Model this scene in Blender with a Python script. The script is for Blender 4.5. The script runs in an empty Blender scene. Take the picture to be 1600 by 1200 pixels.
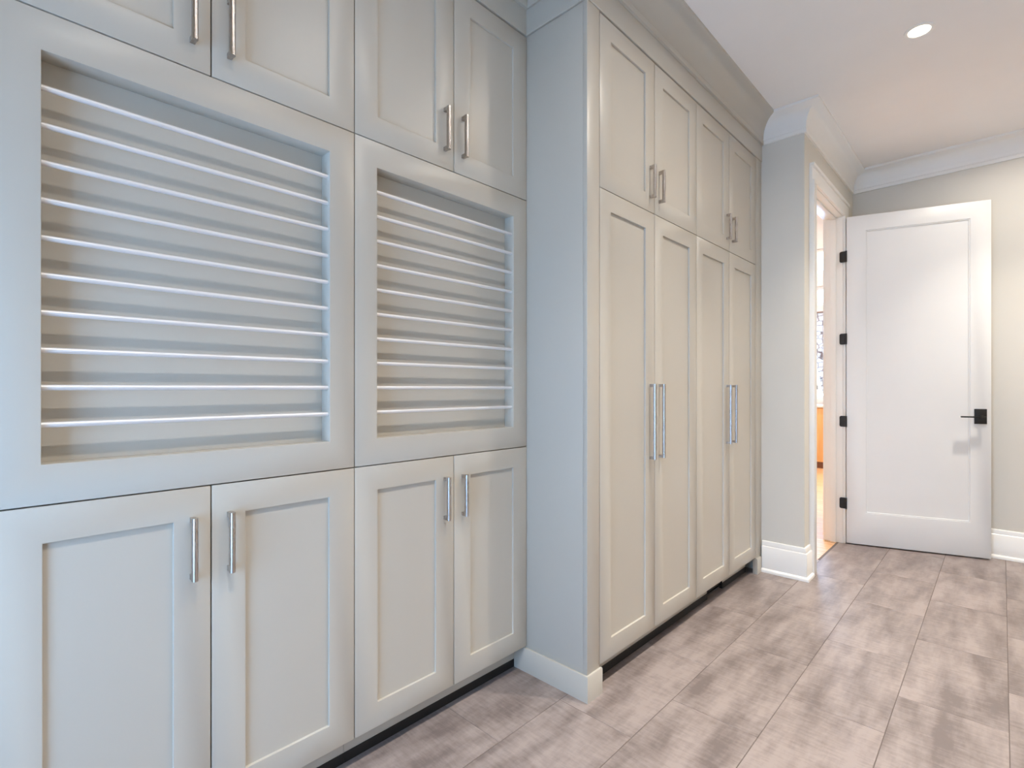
import bpy, bmesh, math, random
from mathutils import Vector, Matrix
random.seed(7)
S = bpy.context.scene
C = S.collection

# ------------------------------------------------------------------ camera
cam = bpy.data.objects.new('camera', bpy.data.cameras.new('camera'))
C.objects.link(cam)
cam.location = (1.3911, 0.0, 1.145)
cam.rotation_euler = (math.pi / 2, 0, 0.7621)
cam.data.sensor_width = 36.0
cam.data.lens = 36.0 * 802.34 / 1600.0
cam.data.shift_y = 6.58 / 1600.0
cam.data.clip_start = 0.02
S.camera = cam

# ------------------------------------------------------------------ world, exposure
W = bpy.data.worlds.new('sky')
S.world = W
W.use_nodes = True
bg = W.node_tree.nodes['Background']
bg.inputs['Color'].default_value = (0.35, 0.60, 1.0, 1)
bg.inputs['Strength'].default_value = 11.5
S.view_settings.view_transform = 'Standard'
S.view_settings.look = 'None'
S.view_settings.gamma = 1.0
S.view_settings.use_curve_mapping = False
S.view_settings.exposure = 0.10
try:
    S.cycles.use_denoising = True
    S.cycles.max_bounces = 10
    S.cycles.diffuse_bounces = 6
    S.cycles.transparent_max_bounces = 12
except Exception:
    pass

def portal(loc, rot, sx, sy):
    # a light portal: gives off nothing, only tells the renderer where the sky enters
    l = bpy.data.lights.new('window_portal', 'AREA')
    l.shape = 'RECTANGLE'; l.size = sx; l.size_y = sy
    l.cycles.is_portal = True
    o = bpy.data.objects.new('window_portal', l); C.objects.link(o)
    o.location = loc; o.rotation_euler = rot

DOWNLIGHT_POWER = 8.0       # wide glow of the lens
DOWNLIGHT_SPREAD = 160.0
DOWNLIGHT_BEAM = 138.0        # beam of the reflector
DOWNLIGHT_COLOR = (1.0, 0.92, 0.83)

# ------------------------------------------------------------------ main dimensions
CEIL = 2.822
XW = -0.36                    # wall behind the cabinets
XT = 0.2956                   # door face of the tall cabinets
Y0, YS, Y1 = 0.0163, 0.7803, 1.5444   # bays of the shallow run
YT0, YT4 = 1.6253, 3.3203     # tall doors
YC, XC = 3.4197, 0.5378       # wall return and doorway wall
YE = 4.7743                   # end wall
XR, YB = 2.4, -0.90            # right and back wall
YN0, YN1, XN, ZN = 3.54, 9.0, -3.2, 3.95   # room beyond the doorway
XJ = 0.431                    # far face of the doorway wall

# ------------------------------------------------------------------ materials
def nmat(name):
    m = bpy.data.materials.new(name); m.use_nodes = True
    nt = m.node_tree
    return m, nt, nt.nodes['Principled BSDF']

def srgb(r, g, b):
    f = lambda c: ((c / 255 + 0.055) / 1.055) ** 2.4 if c > 10 else c / 255 / 12.92
    return (f(r), f(g), f(b), 1)

def paint(name, col, rough=0.45, bump=0.02, scale=90, spec=0.5, var=0.03):
    m, nt, p = nmat(name)
    tc = nt.nodes.new('ShaderNodeTexCoord')
    n = nt.nodes.new('ShaderNodeTexNoise'); n.inputs['Scale'].default_value = scale
    n.inputs['Detail'].default_value = 3
    nt.links.new(tc.outputs['Object'], n.inputs['Vector'])
    n2 = nt.nodes.new('ShaderNodeTexNoise'); n2.inputs['Scale'].default_value = 3.0
    nt.links.new(tc.outputs['Object'], n2.inputs['Vector'])
    mx = nt.nodes.new('ShaderNodeMixRGB')
    mx.inputs[1].default_value = tuple(c * (1 - var) for c in col[:3]) + (1,)
    mx.inputs[2].default_value = tuple(min(1, c * (1 + var)) for c in col[:3]) + (1,)
    nt.links.new(n2.outputs['Fac'], mx.inputs[0])
    nt.links.new(mx.outputs[0], p.inputs['Base Color'])
    b = nt.nodes.new('ShaderNodeBump'); b.inputs['Strength'].default_value = bump
    b.inputs['Distance'].default_value = 0.002
    nt.links.new(n.outputs['Fac'], b.inputs['Height'])
    nt.links.new(b.outputs[0], p.inputs['Normal'])
    p.inputs['Roughness'].default_value = rough
    p.inputs['Specular IOR Level'].default_value = spec
    return m

def metal(name, col, rough, metallic=1.0, stretch=(14, 14, 1)):
    m, nt, p = nmat(name)
    tc = nt.nodes.new('ShaderNodeTexCoord'); mp = nt.nodes.new('ShaderNodeMapping')
    mp.inputs['Scale'].default_value = stretch
    n = nt.nodes.new('ShaderNodeTexNoise'); n.inputs['Scale'].default_value = 25
    nt.links.new(tc.outputs['Object'], mp.inputs[0]); nt.links.new(mp.outputs[0], n.inputs['Vector'])
    r = nt.nodes.new('ShaderNodeMapRange')
    r.inputs['To Min'].default_value = rough * 0.85; r.inputs['To Max'].default_value = rough * 1.15
    nt.links.new(n.outputs['Fac'], r.inputs[0]); nt.links.new(r.outputs[0], p.inputs['Roughness'])
    p.inputs['Base Color'].default_value = col
    p.inputs['Metallic'].default_value = metallic
    return m

def tile_mat():
    m, nt, p = nmat('porcelain_tile')
    L = nt.links
    g = nt.nodes.new('ShaderNodeNewGeometry'); oi = nt.nodes.new('ShaderNodeObjectInfo')
    cmb = nt.nodes.new('ShaderNodeMath'); cmb.operation = 'MULTIPLY'; cmb.inputs[1].default_value = 9.0
    L.new(oi.outputs['Random'], cmb.inputs[0])
    add = nt.nodes.new('ShaderNodeVectorMath'); add.operation = 'ADD'
    L.new(g.outputs['Position'], add.inputs[0]); L.new(cmb.outputs[0], add.inputs[1])
    def noise(scale, sc, det=4, rough=0.55):
        mp = nt.nodes.new('ShaderNodeMapping'); mp.inputs['Scale'].default_value = sc
        n = nt.nodes.new('ShaderNodeTexNoise'); n.inputs['Scale'].default_value = scale
        n.inputs['Detail'].default_value = det; n.inputs['Roughness'].default_value = rough
        L.new(add.outputs[0], mp.inputs[0]); L.new(mp.outputs[0], n.inputs['Vector'])
        return n
    cloud = noise(4.6, (2.5, 0.62, 1), 5, 0.6)
    streak = noise(9.0, (1.6, 8.0, 1), 4, 0.6)
    fine = noise(40.0, (1.0, 3.0, 1), 3)
    def mth(op, a, b):
        n = nt.nodes.new('ShaderNodeMath'); n.operation = op
        for i, v in enumerate((a, b)):
            if isinstance(v, (int, float)): n.inputs[i].default_value = v
            else: L.new(v, n.inputs[i])
        return n.outputs[0]
    v = mth('ADD', mth('MULTIPLY', cloud.outputs['Fac'], 0.67),
            mth('ADD', mth('MULTIPLY', streak.outputs['Fac'], 0.27), mth('MULTIPLY', fine.outputs['Fac'], 0.06)))
    cr = nt.nodes.new('ShaderNodeValToRGB')
    cr.color_ramp.elements[0].position = 0.38; cr.color_ramp.elements[0].color = srgb(113, 102, 98)
    cr.color_ramp.elements[1].position = 0.60; cr.color_ramp.elements[1].color = srgb(156, 144, 139)
    L.new(v, cr.inputs[0]); L.new(cr.outputs[0], p.inputs['Base Color'])
    rr = nt.nodes.new('ShaderNodeMapRange'); rr.inputs['To Min'].default_value = 0.34; rr.inputs['To Max'].default_value = 0.5
    L.new(streak.outputs['Fac'], rr.inputs[0]); L.new(rr.outputs[0], p.inputs['Roughness'])
    b = nt.nodes.new('ShaderNodeBump'); b.inputs['Strength'].default_value = 0.06; b.inputs['Distance'].default_value = 0.002
    L.new(streak.outputs['Fac'], b.inputs['Height']); L.new(b.outputs[0], p.inputs['Normal'])
    return m

def wood(name, c1, c2, rough=0.4, sc=(1, 14, 1)):
    m, nt, p = nmat(name); L = nt.links
    tc = nt.nodes.new('ShaderNodeNewGeometry'); oi = nt.nodes.new('ShaderNodeObjectInfo')
    k = nt.nodes.new('ShaderNodeMath'); k.operation = 'MULTIPLY'; k.inputs[1].default_value = 11
    L.new(oi.outputs['Random'], k.inputs[0])
    a = nt.nodes.new('ShaderNodeVectorMath'); L.new(tc.outputs['Position'], a.inputs[0]); L.new(k.outputs[0], a.inputs[1])
    mp = nt.nodes.new('ShaderNodeMapping'); mp.inputs['Scale'].default_value = sc
    L.new(a.outputs[0], mp.inputs[0])
    n = nt.nodes.new('ShaderNodeTexNoise'); n.inputs['Scale'].default_value = 3; n.inputs['Detail'].default_value = 6
    L.new(mp.outputs[0], n.inputs['Vector'])
    cr = nt.nodes.new('ShaderNodeValToRGB')
    cr.color_ramp.elements[0].position = .3; cr.color_ramp.elements[0].color = c1
    cr.color_ramp.elements[1].position = .7; cr.color_ramp.elements[1].color = c2
    L.new(n.outputs['Fac'], cr.inputs[0]); L.new(cr.outputs[0], p.inputs['Base Color'])
    p.inputs['Roughness'].default_value = rough
    return m

def curtain_mat():
    m, nt, p = nmat('lattice_curtain'); L = nt.links
    tc = nt.nodes.new('ShaderNodeTexCoord')
    mp = nt.nodes.new('ShaderNodeMapping'); mp.inputs['Scale'].default_value = (1, 0.001, 1)
    L.new(tc.outputs['Object'], mp.inputs[0])
    v = nt.nodes.new('ShaderNodeTexVoronoi'); v.feature = 'DISTANCE_TO_EDGE'
    v.inputs['Scale'].default_value = 14; v.inputs['Randomness'].default_value = 0.55
    L.new(mp.outputs[0], v.inputs['Vector'])
    cr = nt.nodes.new('ShaderNodeValToRGB'); cr.color_ramp.interpolation = 'LINEAR'
    cr.color_ramp.elements[0].position = .035; cr.color_ramp.elements[0].color = srgb(168, 152, 145)
    cr.color_ramp.elements[1].position = .09; cr.color_ramp.elements[1].color = srgb(238, 234, 230)
    L.new(v.outputs['Distance'], cr.inputs[0]); L.new(cr.outputs[0], p.inputs['Base Color'])
    p.inputs['Roughness'].default_value = 0.9
    t = nt.nodes.new('ShaderNodeBsdfTranslucent'); L.new(cr.outputs[0], t.inputs[0])
    x = nt.nodes.new('ShaderNodeMixShader'); x.inputs[0].default_value = 0.55
    L.new(p.outputs[0], x.inputs[1]); L.new(t.outputs[0], x.inputs[2])
    L.new(x.outputs[0], nt.nodes['Material Output'].inputs[0])
    return m

def glass_mat():
    m = bpy.data.materials.new('window_glass'); m.use_nodes = True
    nt = m.node_tree; nt.nodes.remove(nt.nodes['Principled BSDF'])
    out = nt.nodes['Material Output']
    t = nt.nodes.new('ShaderNodeBsdfTransparent'); t.inputs[0].default_value = (.96, .98, .98, 1)
    g = nt.nodes.new('ShaderNodeBsdfGlossy'); g.inputs['Roughness'].default_value = 0.02
    f = nt.nodes.new('ShaderNodeFresnel'); f.inputs[0].default_value = 1.2
    x = nt.nodes.new('ShaderNodeMixShader')
    nt.links.new(f.outputs[0], x.inputs[0]); nt.links.new(t.outputs[0], x.inputs[1]); nt.links.new(g.outputs[0], x.inputs[2])
    nt.links.new(x.outputs[0], out.inputs[0])
    return m

def lamp_mat():
    m, nt, p = nmat('lamp_lens')
    n = nt.nodes.new('ShaderNodeTexNoise'); n.inputs['Scale'].default_value = 60
    r = nt.nodes.new('ShaderNodeMapRange'); r.inputs['To Min'].default_value = 9; r.inputs['To Max'].default_value = 11
    nt.links.new(n.outputs['Fac'], r.inputs[0]); nt.links.new(r.outputs[0], p.inputs['Emission Strength'])
    p.inputs['Emission Color'].default_value = (1.0, .84, .66, 1)
    return m

M = dict(
    cab=paint('greige_cabinet_paint', srgb(192, 186, 174), 0.36, 0.015, 120),
    wall=paint('sage_wall_paint', srgb(222, 218, 208), 0.7, 0.05, 160),
    ceil=paint('ceiling_paint', srgb(244, 241, 238), 0.85, 0.03, 120),
    trim=paint('white_trim_paint', srgb(243, 241, 236), 0.35, 0.01, 90),
    door=paint('white_door_paint', srgb(230, 230, 228), 0.38, 0.01, 90),
    dark=paint('black_toe_shade', srgb(26, 24, 23), 0.6, 0.02, 120),  # near-black for the painted shade at the toe kicks
    black=paint('matt_black_metal', srgb(24, 22, 21), 0.42, 0.02, 200),
    grout=paint('tile_grout', srgb(108, 98, 93), 0.9, 0.1, 300),
    nextwall=paint('white_wall_paint', srgb(236, 230, 222), 0.8, 0.03, 120),
    nickel=metal('satin_nickel', (0.50, 0.46, 0.43, 1), 0.28),
    rod=metal('satin_aluminium_rod', (0.84, 0.83, 0.83, 1), 0.45, 0.45, (14, 1, 14)),
    tile=tile_mat(),
    plank=wood('light_oak_planks', srgb(205, 150, 100), srgb(232, 190, 145), 0.35),
    maple=wood('maple_veneer', srgb(214, 160, 96), srgb(232, 184, 122), 0.45, (8, 8, 1)),
    brown=wood('brown_plinth', srgb(110, 70, 45), srgb(135, 90, 60), 0.5),
    curtain=curtain_mat(), glass=glass_mat(), lens=lamp_mat(),
    stone=paint('white_worktop', srgb(238, 232, 222), 0.3, 0.01, 50),
    rail=paint('taupe_rod', srgb(150, 128, 116), 0.5, 0.02, 60),
)

# ------------------------------------------------------------------ mesh helpers
def add_box(bm, x0, x1, y0, y1, z0, z1):
    v = [bm.verts.new(p) for p in ((x0, y0, z0), (x1, y0, z0), (x1, y1, z0), (x0, y1, z0),
                                   (x0, y0, z1), (x1, y0, z1), (x1, y1, z1), (x0, y1, z1))]
    for f in ((3, 2, 1, 0), (4, 5, 6, 7), (0, 1, 5, 4), (1, 2, 6, 5), (2, 3, 7, 6), (3, 0, 4, 7)):
        bm.faces.new([v[i] for i in f])

def add_ring(bm, x0, x1, y0, y1, z0, z1, iy0, iy1, iz0, iz1):
    """a picture-frame board lying in the YZ plane, thickness x0..x1"""
    def loop(x, a, b, c, d): return [bm.verts.new(p) for p in ((x, a, c), (x, b, c), (x, b, d), (x, a, d))]
    of, inf = loop(x1, y0, y1, z0, z1), loop(x1, iy0, iy1, iz0, iz1)
    ob, inb = loop(x0, y0, y1, z0, z1), loop(x0, iy0, iy1, iz0, iz1)
    for i in range(4):
        j = (i + 1) % 4
        bm.faces.new((of[i], of[j], inf[j], inf[i]))
        bm.faces.new((ob[j], ob[i], inb[i], inb[j]))
        bm.faces.new((of[j], of[i], ob[i], ob[j]))
        bm.faces.new((inf[i], inf[j], inb[j], inb[i]))

def add_cyl(bm, a, b, r, seg=16, r2=None):
    a, b = Vector(a), Vector(b); d = (b - a)
    q = d.to_track_quat('Z', 'Y')
    r2 = r if r2 is None else r2
    lo, hi = [], []
    for i in range(seg):
        t = 2 * math.pi * i / seg
        o = Vector((math.cos(t), math.sin(t), 0))
        lo.append(bm.verts.new(a + q @ (o * r))); hi.append(bm.verts.new(b + q @ (o * r2)))
    for i in range(seg):
        j = (i + 1) % seg
        bm.faces.new((lo[i], lo[j], hi[j], hi[i])).smooth = True
    bm.faces.new(lo[::-1]); bm.faces.new(hi)

def obj(name, bm, mat, parent=None, bevel=0.0, seg=2, loc=None):
    bmesh.ops.recalc_face_normals(bm, faces=bm.faces)
    if bevel > 0:
        ed = [e for e in bm.edges if len(e.link_faces) == 2 and e.calc_face_angle(0) > 0.6]
        bmesh.ops.bevel(bm, geom=ed, offset=bevel, segments=seg, profile=0.5, affect='EDGES', clamp_overlap=True)
    me = bpy.data.meshes.new(name); bm.to_mesh(me); bm.free()
    me.set_sharp_from_angle(angle=math.radians(40))
    me.materials.append(M[mat])
    o = bpy.data.objects.new(name, me); C.objects.link(o)
    if parent: o.parent = parent
    if loc: o.location = loc
    return o

def boxes(name, mat, parent, lst, bevel=0.0015, seg=2, loc=None):
    bm = bmesh.new()
    for b in lst: add_box(bm, *b)
    return obj(name, bm, mat, parent, bevel, seg, loc)

def thing(name, label, cat, loc=(0, 0, 0), rz=0, group=None):
    o = bpy.data.objects.new(name, None); C.objects.link(o)
    o.empty_display_size = 0.1
    o.location = loc; o.rotation_euler = (0, 0, rz)
    return tag(o, label, cat, group)

def tag(o, label, cat, group=None):
    o['label'] = label; o['category'] = cat
    if group: o['group'] = group
    return o

def struct(o, label=None, cat=None):
    o['kind'] = 'structure'
    if label: o['label'] = label
    if cat: o['category'] = cat
    return o

def sweep(bm, profile, path, side):
    """run a profile [(projection, z)...] along a plan path with mitred corners;
    side=+1 projects to the right of the walking direction"""
    n = len(path); P = [Vector(p) for p in path]; nor = []
    for i in range(n - 1):
        d = (P[i + 1] - P[i]).normalized(); nor.append(Vector((d.y, -d.x)) * side)
    cols = []
    for i in range(n):
        if i == 0: m = nor[0]
        elif i == n - 1: m = nor[-1]
        else: m = (nor[i - 1] + nor[i]) / (1 + nor[i - 1].dot(nor[i]))
        cols.append([bm.verts.new((P[i].x + m.x * p, P[i].y + m.y * p, z)) for p, z in profile])
    k = len(profile)
    for i in range(n - 1):
        for j in range(k):
            jj = (j + 1) % k
            bm.faces.new((cols[i][j], cols[i][jj], cols[i + 1][jj], cols[i + 1][j]))
    bm.faces.new(cols[0]); bm.faces.new(cols[-1][::-1])

def dup(root, loc, label=None, rename=None):
    r = root.copy(); C.objects.link(r); r.location = loc
    if label: r['label'] = label
    for ch in list(root.children):
        c = ch.copy(); C.objects.link(c); c.parent = r
        for g in list(ch.children):
            d = g.copy(); C.objects.link(d); d.parent = c
    return r

# ------------------------------------------------------------------ room shell
def slab(name, mat, lst, label=None, cat=None):
    return struct(boxes(name, mat, None, lst, 0), label, cat)

TH = 0.009
fl = slab('floor', 'grout', [(XW, XR, YB, YE, -0.06, -0.0015)], 'stone-look tiled floor of greyish taupe tiles', 'floor')
TW, TL, XO, YO = 0.2985, 0.6, 0.2145, 1.487
full = None
xk, yk = -9, 0
for i in range(-1, 10):
    xa, xb = XO + TW * (i - 1), XO + TW * i
    off = YO + (0 if i % 2 else 0.287)      # half-bond
    for j in range(-7, 7):
        ya, yb = off + TL * j, off + TL * (j + 1)
        cx0, cx1 = max(xa, -.10), min(xb, XR - .0005)
        cy0, cy1 = max(ya, YB + .0005), min(yb, YE - .0005)
        if cx0 < 0.505 and cy1 > YC + .05:       # stop at the threshold of the doorway
            cx0 = max(cx0, 0.5055) if cy0 >= YC - .0 else cx0
        if cx1 - cx0 < .02 or cy1 - cy0 < .02: continue
        g, gy = 0.0012, 0.0004
        isfull = (cx0, cx1, cy0, cy1) == (xa, xb, ya, yb)
        if isfull and full:
            t = bpy.data.objects.new('tile', full.data); C.objects.link(t); t.parent = fl
        else:
            w, l = cx1 - cx0, cy1 - cy0
            t = boxes('tile', 'tile', fl, [(-w/2 + g, w/2 - g, -l/2 + gy, l/2 - gy, -TH, 0)], 0.0007, 1)
            if isfull: full = t
        t.location = ((cx0 + cx1) / 2, (cy0 + cy1) / 2, 0)

slab('ceiling', 'ceil', [(XW, XR, YB, YE, CEIL, CEIL + .1)], 'plain off-white painted ceiling', 'ceiling')
slab('wall_left', 'wall', [(XW - .1, XW, YB, YC + .1, -.06, CEIL + .1)], 'painted wall behind the cabinet run', 'wall')
slab('wall_return', 'wall', [(XW, XC, YC, YC + .1, -.06, CEIL + .1)],
     'short pale sage wall return between tall cabinets and doorway', 'wall')
OY0, OY1, OZ = 3.615, 4.452, 2.432
slab('wall_doorway', 'wall', [(XJ, XC, YC + .1, OY0, -.06, CEIL + .1), (XJ, XC, OY1, YE + .1, -.06, CEIL + .1),
                              (XJ, XC, OY0, OY1, OZ, CEIL + .1)], 'pale sage wall pierced by the doorway', 'wall')
slab('wall_end', 'wall', [(XC, XR, YE, YE + .1, -.06, CEIL + .1)], 'pale sage end wall behind the open door', 'wall')
slab('wall_right', 'wall', [(XR, XR + .1, YB, YE + .1, -.06, CEIL + .1)], 'pale sage wall facing the cabinets', 'wall')
# back wall with the window that lets the daylight in
WX0, WX1, WZ0, WZ1 = 0.25, 1.30, 0.15, 1.70
slab('wall_back', 'wall', [(XW, WX0, YB - .15, YB, -.06, CEIL + .1), (WX1, XR, YB - .15, YB, -.06, CEIL + .1),
                           (WX0, WX1, YB - .15, YB, -.06, WZ0), (WX0, WX1, YB - .15, YB, WZ1, CEIL + .1)],
     'pale sage wall with the window at the near end of the room', 'wall')

def window(name, x0, x1, z0, z1, yw, th, facing, bars=1, transoms=(), label='', cas=True):
    """window in a wall of constant y; facing=+1 when the room lies towards +y"""
    w = thing(name, label, 'window', ((x0 + x1) / 2, yw, z0)); w['kind'] = 'structure'
    ox, oz = (x0 + x1) / 2, z0
    hw, hh = (x1 - x0) / 2, z1 - z0
    yb0, yb1 = sorted((-facing * th * .75, -facing * th * .35))
    fr = [(-hw, -hw + .05, yb0, yb1, 0, hh), (hw - .05, hw, yb0, yb1, 0, hh),
          (-hw + .05, hw - .05, yb0, yb1, 0, .05), (-hw + .05, hw - .05, yb0, yb1, hh - .05, hh)]
    boxes('window_frame', 'trim', w, fr, .002)
    for i in range(bars):
        x = -hw + (i + 1) * 2 * hw / (bars + 1)
        boxes('mullion', 'trim', w, [(x - .02, x + .02, yb0, yb1, .05, hh - .05)], .002)
    for z in transoms:
        boxes('transom_bar', 'trim', w, [(-hw + .05, hw - .05, yb0, yb1, z - oz - .03, z - oz + .03)], .002)
    ym = (yb0 + yb1) / 2
    for i in range(bars + 1):
        a = -hw + i * 2 * hw / (bars + 1) + (.05 if i == 0 else .02)
        b = -hw + (i + 1) * 2 * hw / (bars + 1) - (.05 if i == bars else .02)
        boxes('pane', 'glass', w, [(a, b, ym - .002, ym + .002, .05, hh - .05)], 0)
    if cas:
        y0, y1 = sorted((0, facing * .02))
        boxes('casing', 'trim', w, [(-hw - .09, -hw, y0, y1, -.09, hh + .09), (hw, hw + .09, y0, y1, -.09, hh + .09),
                                    (-hw, hw, y0, y1, -.09, 0), (-hw, hw, y0, y1, hh, hh + .09)], .002)
    return w
window('window_1', WX0, WX1, WZ0, WZ1, YB, .15, 1, 1, (), 'white framed window at the near end of the cabinet run')
portal(((WX0 + WX1) / 2, YB - .16, (WZ0 + WZ1) / 2), (math.pi / 2, 0, math.pi), WX1 - WX0, WZ1 - WZ0)

# room beyond the doorway
nf = struct(boxes('floor', 'grout', None, [(XN, 0.503, YN0, YN1, -.06, -.004)], 0), 'light wood plank floor beyond the doorway', 'floor')
yy, k = YN0 + .001, 0
while yy < YN1 - .02:
    y2 = min(yy + .095, YN1 - .001)
    xs = [XN + .001, XN + .6 + .9 * ((k * 37) % 100) / 100., -.9 + .5 * ((k * 61) % 100) / 100.]
    xe = .5 if 3.66 < (yy + y2) / 2 < 4.41 else XJ - .003
    xs.append(xe)
    for a, b in zip(xs[:-1], xs[1:]):
        boxes('plank', 'plank', nf, [(a + .0006, b - .0006, yy + .0006, y2 - .0006, -.012, 0)], .0008, 1)
    yy = y2; k += 1
boxes('threshold_plank', 'plank', nf, [(XJ - .002, .5, OY0 + .022, 3.66, -.012, 0), (XJ - .002, .5, 4.41, OY1 - .022, -.012, 0)], .0008, 1)
NW0, NW1 = -2.9, -.15
slab('ceiling', 'ceil', [(XN, XJ, YN0, YN1, ZN, ZN + .1)], 'high white ceiling of the room beyond the doorway', 'ceiling')
slab('wall_beyond_left', 'nextwall', [(XN - .1, XN, YN0, YN1, -.06, ZN + .1)], 'white side wall of the room beyond the doorway', 'wall')
slab('wall_beyond_right', 'nextwall', [(XJ, XJ + .1, YE + .1, YN1, -.06, ZN + .1), (XJ, XJ + .1, YN0, YE + .1, CEIL + .1, ZN + .1)],
     'white inner wall of the room beyond the doorway', 'wall')
slab('wall_beyond_near', 'nextwall', [(XN, XW - .1, YC, YC + .1, -.06, ZN + .1), (XW - .1, XJ, YC, YC + .1, CEIL + .1, ZN + .1)],
     'white near wall of the room beyond the doorway', 'wall')
WB = [(.98, 2.30), (2.42, 2.72), (2.92, 3.30)]
zz = [-.06] + [v for w in WB for v in w] + [ZN + .1]
lst = [(XN, NW0, YN1, YN1 + .15, -.06, ZN + .1), (NW1, XJ + .1, YN1, YN1 + .15, -.06, ZN + .1)]
for i in range(0, len(zz), 2):
    lst.append((NW0, NW1, YN1, YN1 + .15, zz[i], zz[i + 1]))
slab('wall_beyond_far', 'nextwall', lst, 'white window wall far beyond the doorway', 'wall')
for n, (za, zb) in enumerate(WB):
    window('window_%d' % (n + 2), NW0, NW1, za, zb, YN1, .15, -1, 4, (1.16,) if n == 0 else (),
           ['tall lower window behind the patterned curtain', 'low transom window above the curtain rod',
            'upper clerestory window near the high ceiling'][n], cas=False)
    portal(((NW0 + NW1) / 2, YN1 + .16, (za + zb) / 2), (math.pi / 2, 0, 0), NW1 - NW0, zb - za)

# ------------------------------------------------------------------ mouldings
def crown_profile(z0=2.668, z1=CEIL - .0003, p=.097):
    pts = [(0.0, z0), (.012, z0), (.014, z0 + .006), (.014, z0 + .022), (.009, z0 + .026), (.009, z0 + .032)]
    a, b = (.012, z0 + .036), (p - .008, z1 - .018)
    for i in range(9):                       # cove
        t = i / 8 * math.pi / 2
        pts.append((a[0] + (b[0] - a[0]) * (1 - math.cos(t)), a[1] + (b[1] - a[1]) * math.sin(t)))
    pts += [(p - .004, z1 - .016), (p, z1 - .013), (p, z1), (0.0, z1)]
    return pts
bm = bmesh.new()
sweep(bm, crown_profile(), [(XT + .004, YC), (XC, YC), (XC, YE), (XR, YE), (XR, YB), (XW, YB), (XW, Y0 - .04)], 1)
struct(obj('trim_1', bm, 'trim'), 'white cove crown moulding along the walls', 'crown moulding')
bm = bmesh.new()
sweep(bm, crown_profile(), [(.004, Y0 - .02), (.004, Y1 - .003), (XT + .004, Y1 - .003), (XT + .004, YC - .0)], 1)
crown = struct(obj('trim_2', bm, 'cab'), 'greige crown moulding above the cabinets', 'crown moulding')
bm = bmesh.new()
sweep(bm, [(-.018, 2.5675), (.002, 2.5675), (.004, 2.5695), (.004, 2.668), (.004, CEIL - .001), (-.018, CEIL - .001)],
      [(0, Y0 - .02), (0, Y1 - .003), (XT, Y1 - .003), (XT, YC - .0005)], 1)
obj('frieze_board', bm, 'cab', crown)

base_prof = [(0, 0), (.030, 0), (.030, .012), (.026, .020), (.018, .024), (.018, .156), (.015, .160), (.012, .163),
             (.012, .172), (.009, .180), (.009, .188), (.006, .192), (0, .192)]
def baseboard(name, path, label):
    bm = bmesh.new(); sweep(bm, base_prof, path, 1)
    struct(obj(name, bm, 'trim'), label, 'baseboard')
baseboard('baseboard_return', [(XT + .008, YC), (XC, YC), (XC, 3.524)], 'white moulded baseboard wrapping the wall return')
baseboard('baseboard_end', [(XC, 4.571), (XC, YE), (XR, YE), (XR, YB), (XW, YB), (XW, Y0 - .045)], 'white moulded baseboard along the end wall')

# door lining and casing
dj = thing('trim_3', 'white door casing and jamb around the doorway', 'door casing', (XC, (OY0 + OY1) / 2, 0)); dj['kind'] = 'structure'
oy = (OY0 + OY1) / 2
def dbox(name, lst, bev=.0015):
    boxes(name, 'trim', dj, [(a - XC, b - XC, c - oy, d - oy, e, f) for a, b, c, d, e, f in lst], bev)
J0, J1, JZ = OY0 + .02, OY1 - .02, OZ - .02      # 3.635 .. 4.432
dbox('jamb', [(XJ - .004, XC + .001, OY0, J0, 0, OZ)])
dbox('jamb', [(XJ - .004, XC + .001, J1, OY1, 0, OZ)])
dbox('jamb_head', [(XJ - .004, XC + .001, J0, J1, JZ, OZ)])
dbox('door_stop', [(XJ + .03, XJ + .066, J0, J0 + .011, 0, JZ)])
dbox('door_stop', [(XJ + .03, XJ + .066, J1 - .011, J1, 0, JZ)])
dbox('door_stop_head', [(XJ + .03, XJ + .066, J0 + .011, J1 - .011, JZ - .011, JZ)])
dbox('side_casing', [(XC, XC + .018, J0 - .09, J0 - .006, 0, JZ + .006), (XC, XC + .028, J0 - .11, J0 - .09, 0, JZ + .006)])
dbox('side_casing', [(XC, XC + .018, J1 + .006, J1 + .09, 0, JZ + .006), (XC, XC + .028, J1 + .09, J1 + .11, 0, JZ + .006)])
dbox('head_casing', [(XC, XC + .018, J0 - .11, J1 + .11, JZ + .006, JZ + .09), (XC, XC + .028, J0 - .11, J1 + .11, JZ + .09, JZ + .11)])
dbox('back_casing', [(XJ - .02, XJ, J0 - .1, J0 - .006, 0, JZ + .1), (XJ - .02, XJ, J1 + .006, J1 + .1, 0, JZ + .1),
                     (XJ - .02, XJ, J0 - .006, J1 + .006, JZ + .006, JZ + .1)])

# ------------------------------------------------------------------ open door
dr = thing('door_1', 'white single-panel door standing open against the end wall', 'door', (.5656, 4.425, 0), math.radians(17.266))
dr['kind'] = 'structure'
DW, DT = .81, .035
bm = bmesh.new()      # stiles and rails; local x along the width, y into the thickness (front face at y=0)
def ring_xz(bm, y0, y1, x0, x1, z0, z1, ix0, ix1, iz0, iz1):
    def loop(y, a, b, c, d): return [bm.verts.new(p) for p in ((a, y, c), (b, y, c), (b, y, d), (a, y, d))]
    of, inf = loop(y0, x0, x1, z0, z1), loop(y0, ix0, ix1, iz0, iz1)
    ob, inb = loop(y1, x0, x1, z0, z1), loop(y1, ix0, ix1, iz0, iz1)
    for i in range(4):
        j = (i + 1) % 4
        for q in ((of[i], of[j], inf[j], inf[i]), (ob[j], ob[i], inb[i], inb[j]), (of[j], of[i], ob[i], ob[j]), (inf[i], inf[j], inb[j], inb[i])):
            bm.faces.new(q)
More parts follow.
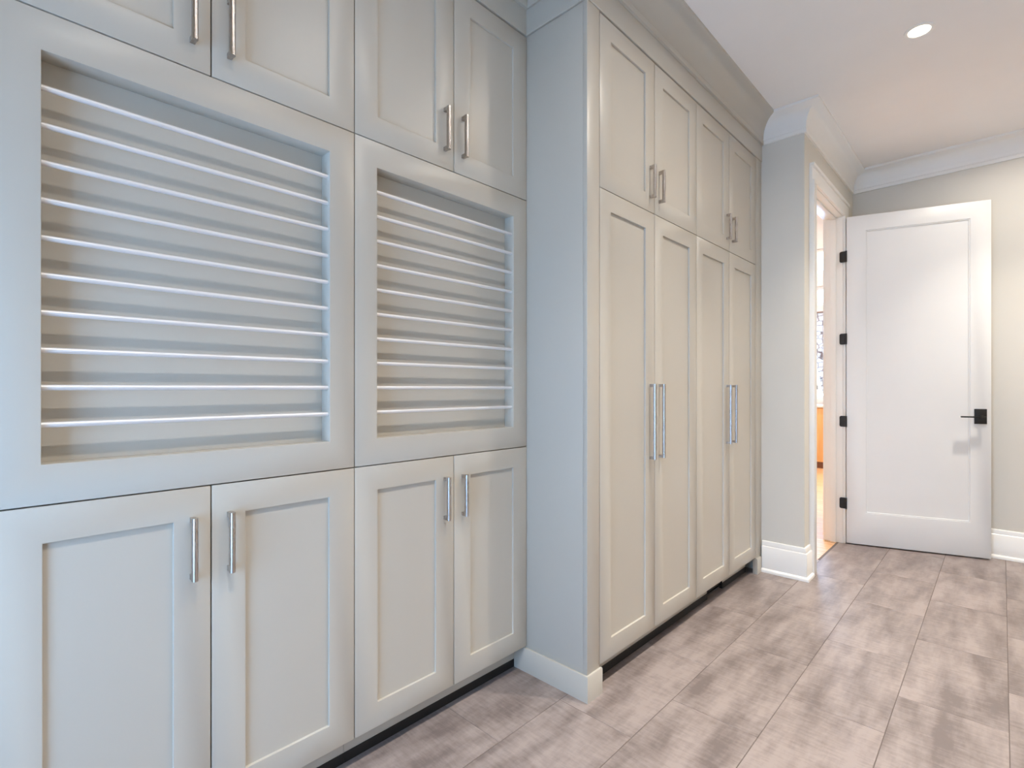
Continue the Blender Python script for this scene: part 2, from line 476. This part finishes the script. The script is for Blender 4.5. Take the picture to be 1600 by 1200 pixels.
ring_xz(bm, 0, DT, 0, DW, .010, 2.400, .117, .702, .240, 2.289)
obj('door_frame', bm, 'door', dr, .0015)
boxes('door_panel', 'door', dr, [(.112, .707, .010, DT - .010, .235, 2.294)], 0)
bm = bmesh.new(); ring_xz(bm, .004, .012, .1165, .7025, .2395, 2.2895, .125, .694, .248, 2.281)
obj('panel_bead', bm, 'door', dr, .003)
hm = None
for z in (.259, .861, 1.467, 2.073):
    bm = bmesh.new()
    add_cyl(bm, (-.004, -.004, 0), (-.004, -.004, .08), .0055, 12)
    h = obj('hinge', bm, 'black', dr) if hm is None else None
    if h is None:
        h = hm.copy(); C.objects.link(h); h.parent = dr; bm.free()
        h.location = (0, 0, z)
        for g in list(hm.children):
            d = g.copy(); C.objects.link(d); d.parent = h
    else:
        hm = h; h.location = (0, 0, z)
        bm = bmesh.new()
        add_box(bm, -.046, -.006, .0002, .0032, 0, .08)
        e = [e for e in bm.edges if abs(e.verts[0].co.y - e.verts[1].co.y) > .001 and e.verts[0].co.x < -.04]
        bmesh.ops.bevel(bm, geom=e, offset=.012, segments=5, profile=.5, affect='EDGES')
        lf = obj('hinge_leaf', bm, 'black', h); lf.rotation_euler = (0, 0, -math.radians(17.266)); 
# lever handle
boxes('rosette', 'black', dr, [(.722, .786, -.009, 0, .906, 1.006)], .0015)
bm = bmesh.new()
add_cyl(bm, (.756, -.009, .954), (.756, -.052, .954), .0095, 18)
add_box(bm, .640, .768, -.062, -.040, .949, .958)
obj('lever', bm, 'black', dr, .0012)
boxes('latch_plate', 'nickel', dr, [(DW - .0005, DW + .0012, .006, .029, .90, 1.01)], 0)

# ------------------------------------------------------------------ cabinets
GAP, DTH, ST = .0016, .020, .0785
def pull(parent, y, z0, z1, x=0):
    bm = bmesh.new()
    add_box(bm, x, x + .020, y - .0055, y + .0055, z0, z0 + .0125)
    add_box(bm, x, x + .020, y - .0055, y + .0055, z1 - .0125, z1)
    n = len(bm.verts)
    # rounded-front bar
    prof = [(x + .0175, -.0065)] + [(x + .024 + .0065 * math.sin(t), -.0065 * math.cos(t)) for t in [i * math.pi / 8 for i in range(9)]] + [(x + .0175, .0065)]
    lo = [bm.verts.new((px, y + py, z0 - .0005)) for px, py in prof]
    hi = [bm.verts.new((px, y + py, z1 + .0005)) for px, py in prof]
    for i in range(len(prof)):
        j = (i + 1) % len(prof)
        f = bm.faces.new((lo[i], lo[j], hi[j], hi[i]))
        if 0 < i < len(prof) - 2: f.smooth = True
    bm.faces.new(lo[::-1]); bm.faces.new(hi)
    return obj('handle', bm, 'nickel', parent)

def shaker(root, y0, y1, z0, z1, hy, hz0, hz1):
    bm = bmesh.new()
    add_ring(bm, -DTH, 0, y0 + GAP, y1 - GAP, z0 + GAP, z1 - GAP, y0 + ST, y1 - ST, z0 + ST - .002, z1 - ST + .002)
    d = obj('door', bm, 'cab', root, .0011)
    boxes('panel', 'cab', d, [(-.017, -.0085, y0 + ST - .006, y1 - ST + .006, z0 + ST - .008, z1 - ST + .008)], 0)
    pull(d, hy, hz0, hz1)
    return d

ZB, ZP, ZS, ZT = .1022, .9093, 1.9031, 2.5625
BW = Y1 - YS                       # bay width
HO = .0405                         # handle offset from the meeting edge

def open_case(root, y0, y1, z0, z1, xb, name='body'):
    boxes(name, 'cab', root, [(xb, -DTH - .0025, y0 + .0008, y1 - .0008, z0 + .001, z1 - .001)], .001)

def two_door(name, label, cat, loc, w, z0, z1, hz, xb, group):
    t = thing(name, label, cat, loc, 0, group)
    z0 -= loc[2]; z1 -= loc[2]
    open_case(t, 0, w, z0, z1, xb)
    shaker(t, 0, w / 2, z0, z1, w / 2 - HO, hz[0] - loc[2], hz[1] - loc[2])
    shaker(t, w / 2, w, z0, z1, w / 2 + HO, hz[0] - loc[2], hz[1] - loc[2])
    return t

XBK = XW + .002
b2 = two_door('base_cabinet', 'greige two-door base cabinet below the drying rack next to the tall end panel', 'cabinet',
              (0, YS, 0), BW, ZB, ZP, (.693, .839), XBK, 'base cabinets of the shallow run')
boxes('toe_kick', 'cab', b2, [(XBK, -.066, .0005, BW - .0005, .0, ZB)], 0)
boxes('shade_strip', 'dark', b2, [(-.066, -.063, .0005, BW - .0005, 0, .030)], 0)  # black strip stands in for the deep shade under the cabinet
dup(b2, (0, Y0, 0), 'greige two-door base cabinet below the drying rack one bay away from the tall end panel')

u2 = two_door('wall_cabinet', 'greige two-door upper cabinet above the drying rack next to the tall end panel', 'cabinet',
              (0, YS, ZS), BW, ZS, ZT, (1.963, 2.110), XBK, 'upper cabinets of the shallow run')
dup(u2, (0, Y0, ZS), 'greige two-door upper cabinet above the drying rack one bay away from the tall end panel')

# drying racks: a face frame around a shallow niche crossed by ten rods
ND = .050
r2 = thing('drying_rack', 'greige framed drying rack with ten silver rods next to the tall end panel', 'drying rack',
           (0, YS, ZP), 0, 'drying racks of the shallow run')
iy0, iy1, iz0, iz1 = .0765, BW - .0775, .9916 - ZP, 1.8234 - ZP
bm = bmesh.new()
add_ring(bm, -ND, 0, GAP, BW - GAP, GAP, ZS - ZP - GAP, iy0, iy1, iz0, iz1)
obj('frame', bm, 'cab', r2, .0011)
boxes('back_panel', 'cab', r2, [(-ND - .014, -ND - .0003, .001, BW - .001, .002, ZS - ZP - .002)], 0)
boxes('body', 'cab', r2, [(XBK, -ND - .0145, .0008, BW - .0008, .001, ZS - ZP - .001)], .001)
rod0 = None
for i in range(10):
    z = 1.0705 + (1.7535 - 1.0705) * i / 9 - ZP
    if rod0 is None:
        bm = bmesh.new(); add_cyl(bm, (-.014, iy0 - .0005, 0), (-.014, iy1 + .0005, 0), .0059, 20)
        rod0 = obj('rod', bm, 'rod', r2); rod0.location.z = z
    else:
        o = rod0.copy(); C.objects.link(o); o.parent = r2; o.location.z = z
dup(r2, (0, Y0, ZP), 'greige framed drying rack with ten silver rods one bay away from the tall end panel')

# finished end at the near side of the run
ep = thing('filler_panel', 'narrow greige filler panel closing the near end of the cabinet run', 'panel', (0, Y0 - .02, 0))
boxes('panel', 'cab', ep, [(XBK, 0, 0, .0192, 0, 2.566)], .001)

# tall end panel with stile and wrapped base
e = thing('end_panel', 'tall grey end panel where the deeper cabinets step forward', 'panel', (0, Y1, 0))
boxes('panel', 'cab', e, [(XBK, XT - .0195, .0006, .0196, 0, 2.5665)], .0008)
boxes('stile', 'cab', e, [(XT - .0195, XT, .0006, YT0 - Y1 - .0014, 0, 2.5665)], .0012)
bm = bmesh.new()
sweep(bm, [(-.0004, 0), (.0095, 0), (.0095, .0915), (.0065, .0955), (-.0004, .0955)],
      [(-.062, 0), (XT, 0), (XT, YT0 - Y1 + .005)], 1)
obj('base_moulding', bm, 'cab', e)

TWD = (YT4 - YT0) / 2
t1 = two_door('tall_cabinet', 'tall greige two-door cabinet with long pulls next to the grey end panel', 'cabinet',
              (XT, YT0, 0), TWD, ZB, ZS, (.8405, 1.1625), XBK - XT, 'tall cabinets')
dup(t1, (XT, YT0 + TWD, 0), 'tall greige two-door cabinet with long pulls next to the doorway wall')
w1 = two_door('wall_cabinet', 'greige two-door upper cabinet over the tall cabinet next to the grey end panel', 'cabinet',
              (XT, YT0, ZS), TWD, ZS, ZT, (1.961, 2.100), XBK - XT, 'upper cabinets over the tall cabinets')
dup(w1, (XT, YT0 + TWD, ZS), 'greige two-door upper cabinet over the tall cabinet next to the doorway wall')

fp = thing('filler_panel', 'narrow greige filler strip between tall cabinet and wall return', 'panel', (XT, YT4, 0))
boxes('stile', 'cab', fp, [(-.0195, 0, .0016, YC - YT4 - .0006, 0, 2.5665)], .0012)
bm = bmesh.new()
sweep(bm, [(-.0004, 0), (.0095, 0), (.0095, .0915), (.0065, .0955), (-.0004, .0955)], [(0, .0), (0, YC - YT4 - .031)], 1)
obj('base_moulding', bm, 'cab', fp)

# toe kick below the tall cabinets with its black vent
VY0, VY1 = 2.745, 2.955
tk = thing('toe_kick', 'grey toe kick with black vent under the tall cabinets', 'toe kick', (.232, YT0, 0))
L = YT4 - YT0
boxes('kick_board', 'cab', tk, [(-.018, 0, .0015, VY0 - YT0, .0, .1018), (-.018, 0, VY1 - YT0, L + .0, .0, .1018)], .0006)
boxes('shade_strip', 'dark', tk, [(.0, .003, .0015, VY0 - YT0, 0, .032), (.0, .003, VY1 - YT0, L, 0, .032)], 0)  # floor shade below the tall doors, put in as a black strip
vt = boxes('vent', 'black', tk, [(-.018, -.016, VY0 - YT0, VY1 - YT0, .0, .1018),
                                (-.016, .001, VY0 - YT0, VY0 - YT0 + .005, .0, .1018), (-.016, .001, VY1 - YT0 - .005, VY1 - YT0, .0, .1018)], 0)
for i in range(5):
    z = .014 + i * .017
    boxes('slat', 'black', vt, [(-.014, -.006, VY0 - YT0 + .005, VY1 - YT0 - .005, z, z + .004)], 0)

# ------------------------------------------------------------------ recessed downlights
dl0 = None
spots = [(1.11, 3.06, 'recessed ceiling downlight in front of the wall return'),
         (1.11, 2.10, 'recessed ceiling downlight in front of the tall cabinets'),
         (1.08, 1.15, 'recessed ceiling downlight in front of the inner cabinet corner'),
         (1.08, 0.25, 'recessed ceiling downlight in front of the outer drying rack'),
         (1.56, 4.12, 'recessed ceiling downlight in front of the open door'),
         (-.45, 4.6, 'added unseen fill light in the high ceiling just beyond the doorway'),  # this and the next two: unseen lamps added to brighten that room
         (-.45, 6.2, 'added unseen fill light in the high ceiling between doorway and kitchen cabinet'),
         (-.75, 7.7, 'added unseen fill light in the high ceiling above the kitchen cabinet'),
         ]
for x, y, lab in spots:
    beyond = x < XJ
    t = thing('downlight', lab, 'ceiling light', (x, y, ZN if beyond else CEIL), 0, 'recessed ceiling downlights')
    if dl0 is None:
        bm = bmesh.new(); seg = 28
        pr = [(.058, 0), (.058, -.004), (.052, -.0055), (.044, -.004), (.042, -.0012), (.042, 0)]
        rings = [[bm.verts.new((r * math.cos(2 * math.pi * i / seg), r * math.sin(2 * math.pi * i / seg), z)) for i in range(seg)] for r, z in pr]
        for k in range(len(pr)):
            kk = (k + 1) % len(pr)
            for i in range(seg):
                j = (i + 1) % seg
                bm.faces.new((rings[k][i], rings[k][j], rings[kk][j], rings[kk][i])).smooth = True
        a = obj('trim_ring', bm, 'trim', t)
        bm = bmesh.new(); add_cyl(bm, (0, 0, -.002), (0, 0, -.0004), .0415, seg)
        b = obj('lens', bm, 'lens', t)
        dl0 = (a, b)
        lb = bpy.data.lights.new('downlight_beam', 'SPOT')
        lb.energy = DOWNLIGHT_BEAM; lb.color = DOWNLIGHT_COLOR; lb.shadow_soft_size = .035
        lb.spot_size = math.radians(86); lb.spot_blend = 1.0
        ld = bpy.data.lights.new('downlight_lamp', 'AREA')
        ld.shape = 'DISK'; ld.size = .075; ld.energy = DOWNLIGHT_POWER; ld.color = DOWNLIGHT_COLOR; ld.spread = math.radians(DOWNLIGHT_SPREAD)
        ldn, lbn = ld.copy(), lb.copy()          # stronger copies for the lamps added to brighten the room beyond
        ldn.energy *= 2.6; lbn.energy *= 1.4
        ldd, lbd = ld.copy(), lb.copy()          # the two lamps near the window run dimmed
        ldd.energy *= .5; lbd.energy *= .9
    else:
        for q in dl0:
            c = q.copy(); C.objects.link(c); c.parent = t
        lo = bpy.data.objects.new('downlight_lamp', ldn if beyond else ldd if y < 1.5 else ld); C.objects.link(lo); lo.parent = t; lo.location = (0, 0, -.008)
    lo = bpy.data.objects.new('downlight_beam', lbn if beyond else lbd if y < 1.5 else lb); C.objects.link(lo); lo.parent = t; lo.location = (0, 0, -.010)

# ------------------------------------------------------------------ things in the room beyond
kc = thing('kitchen_cabinet', 'light maple kitchen cabinet with white worktop seen through the doorway', 'cabinet', (-.95, 8.33, 0))
boxes('body', 'maple', kc, [(-1.6, .9, .02, .6, .09, .868)], .002)
for i in range(5):
    boxes('door', 'maple', kc, [(-1.6 + i * .5 + .002, -1.6 + i * .5 + .498, 0, .0195, .095, .862)], .003)
boxes('plinth', 'brown', kc, [(-1.6, .9, .03, .58, 0, .0895)], .001)
boxes('worktop', 'stone', kc, [(-1.62, .92, -.02, .62, .8685, .9)], .003)
cr = thing('curtain', 'white curtain with taupe lattice pattern on a rod beyond the doorway', 'curtain', (-.5, 8.96, .905))
bm = bmesh.new(); nx, nz = 60, 30; g = []
ztop = 2.31 - .905
for a in range(nz + 1):
    z = 2.28 * a / nz * 0 + (1.0 - .905) + (2.29 - 1.0) * a / nz
    zw = z + .905
    xl = -.95 if zw > 1.75 else -.575 - (zw - 1.0) / .75 * .125
    xl = -.575 - max(0, zw - 1.0) * .18 if zw < 1.7 else -.70 - (zw - 1.7) * .30
    row = []
    for b in range(nx + 1):
        u = b / nx; x = xl + (-.33 - xl) * u
        row.append((x + .5, .018 * math.sin(u * 2 * math.pi * 5) - .03, z))
    g.append(row)
vv = [[bm.verts.new(p) for p in r] for r in g]
vb = [[bm.verts.new((p[0], p[1] + .003, p[2])) for p in r] for r in g]
for a in range(nz):
    for b in range(nx):
        bm.faces.new((vv[a][b], vv[a][b + 1], vv[a + 1][b + 1], vv[a + 1][b])).smooth = True
        bm.faces.new((vb[a][b + 1], vb[a][b], vb[a + 1][b], vb[a + 1][b + 1])).smooth = True
obj('cloth', bm, 'curtain', cr)
bm = bmesh.new(); add_cyl(bm, (-.75, -.03, 2.305 - .905), (.25, -.03, 2.305 - .905), .014, 12)
obj('curtain_rod', bm, 'rail', cr)

for xb in (-.7, .2):
    boxes('bracket', 'rail', cr, [(xb - .008, xb + .008, -.03, .0399, 2.297 - .905, 2.313 - .905)], .001)
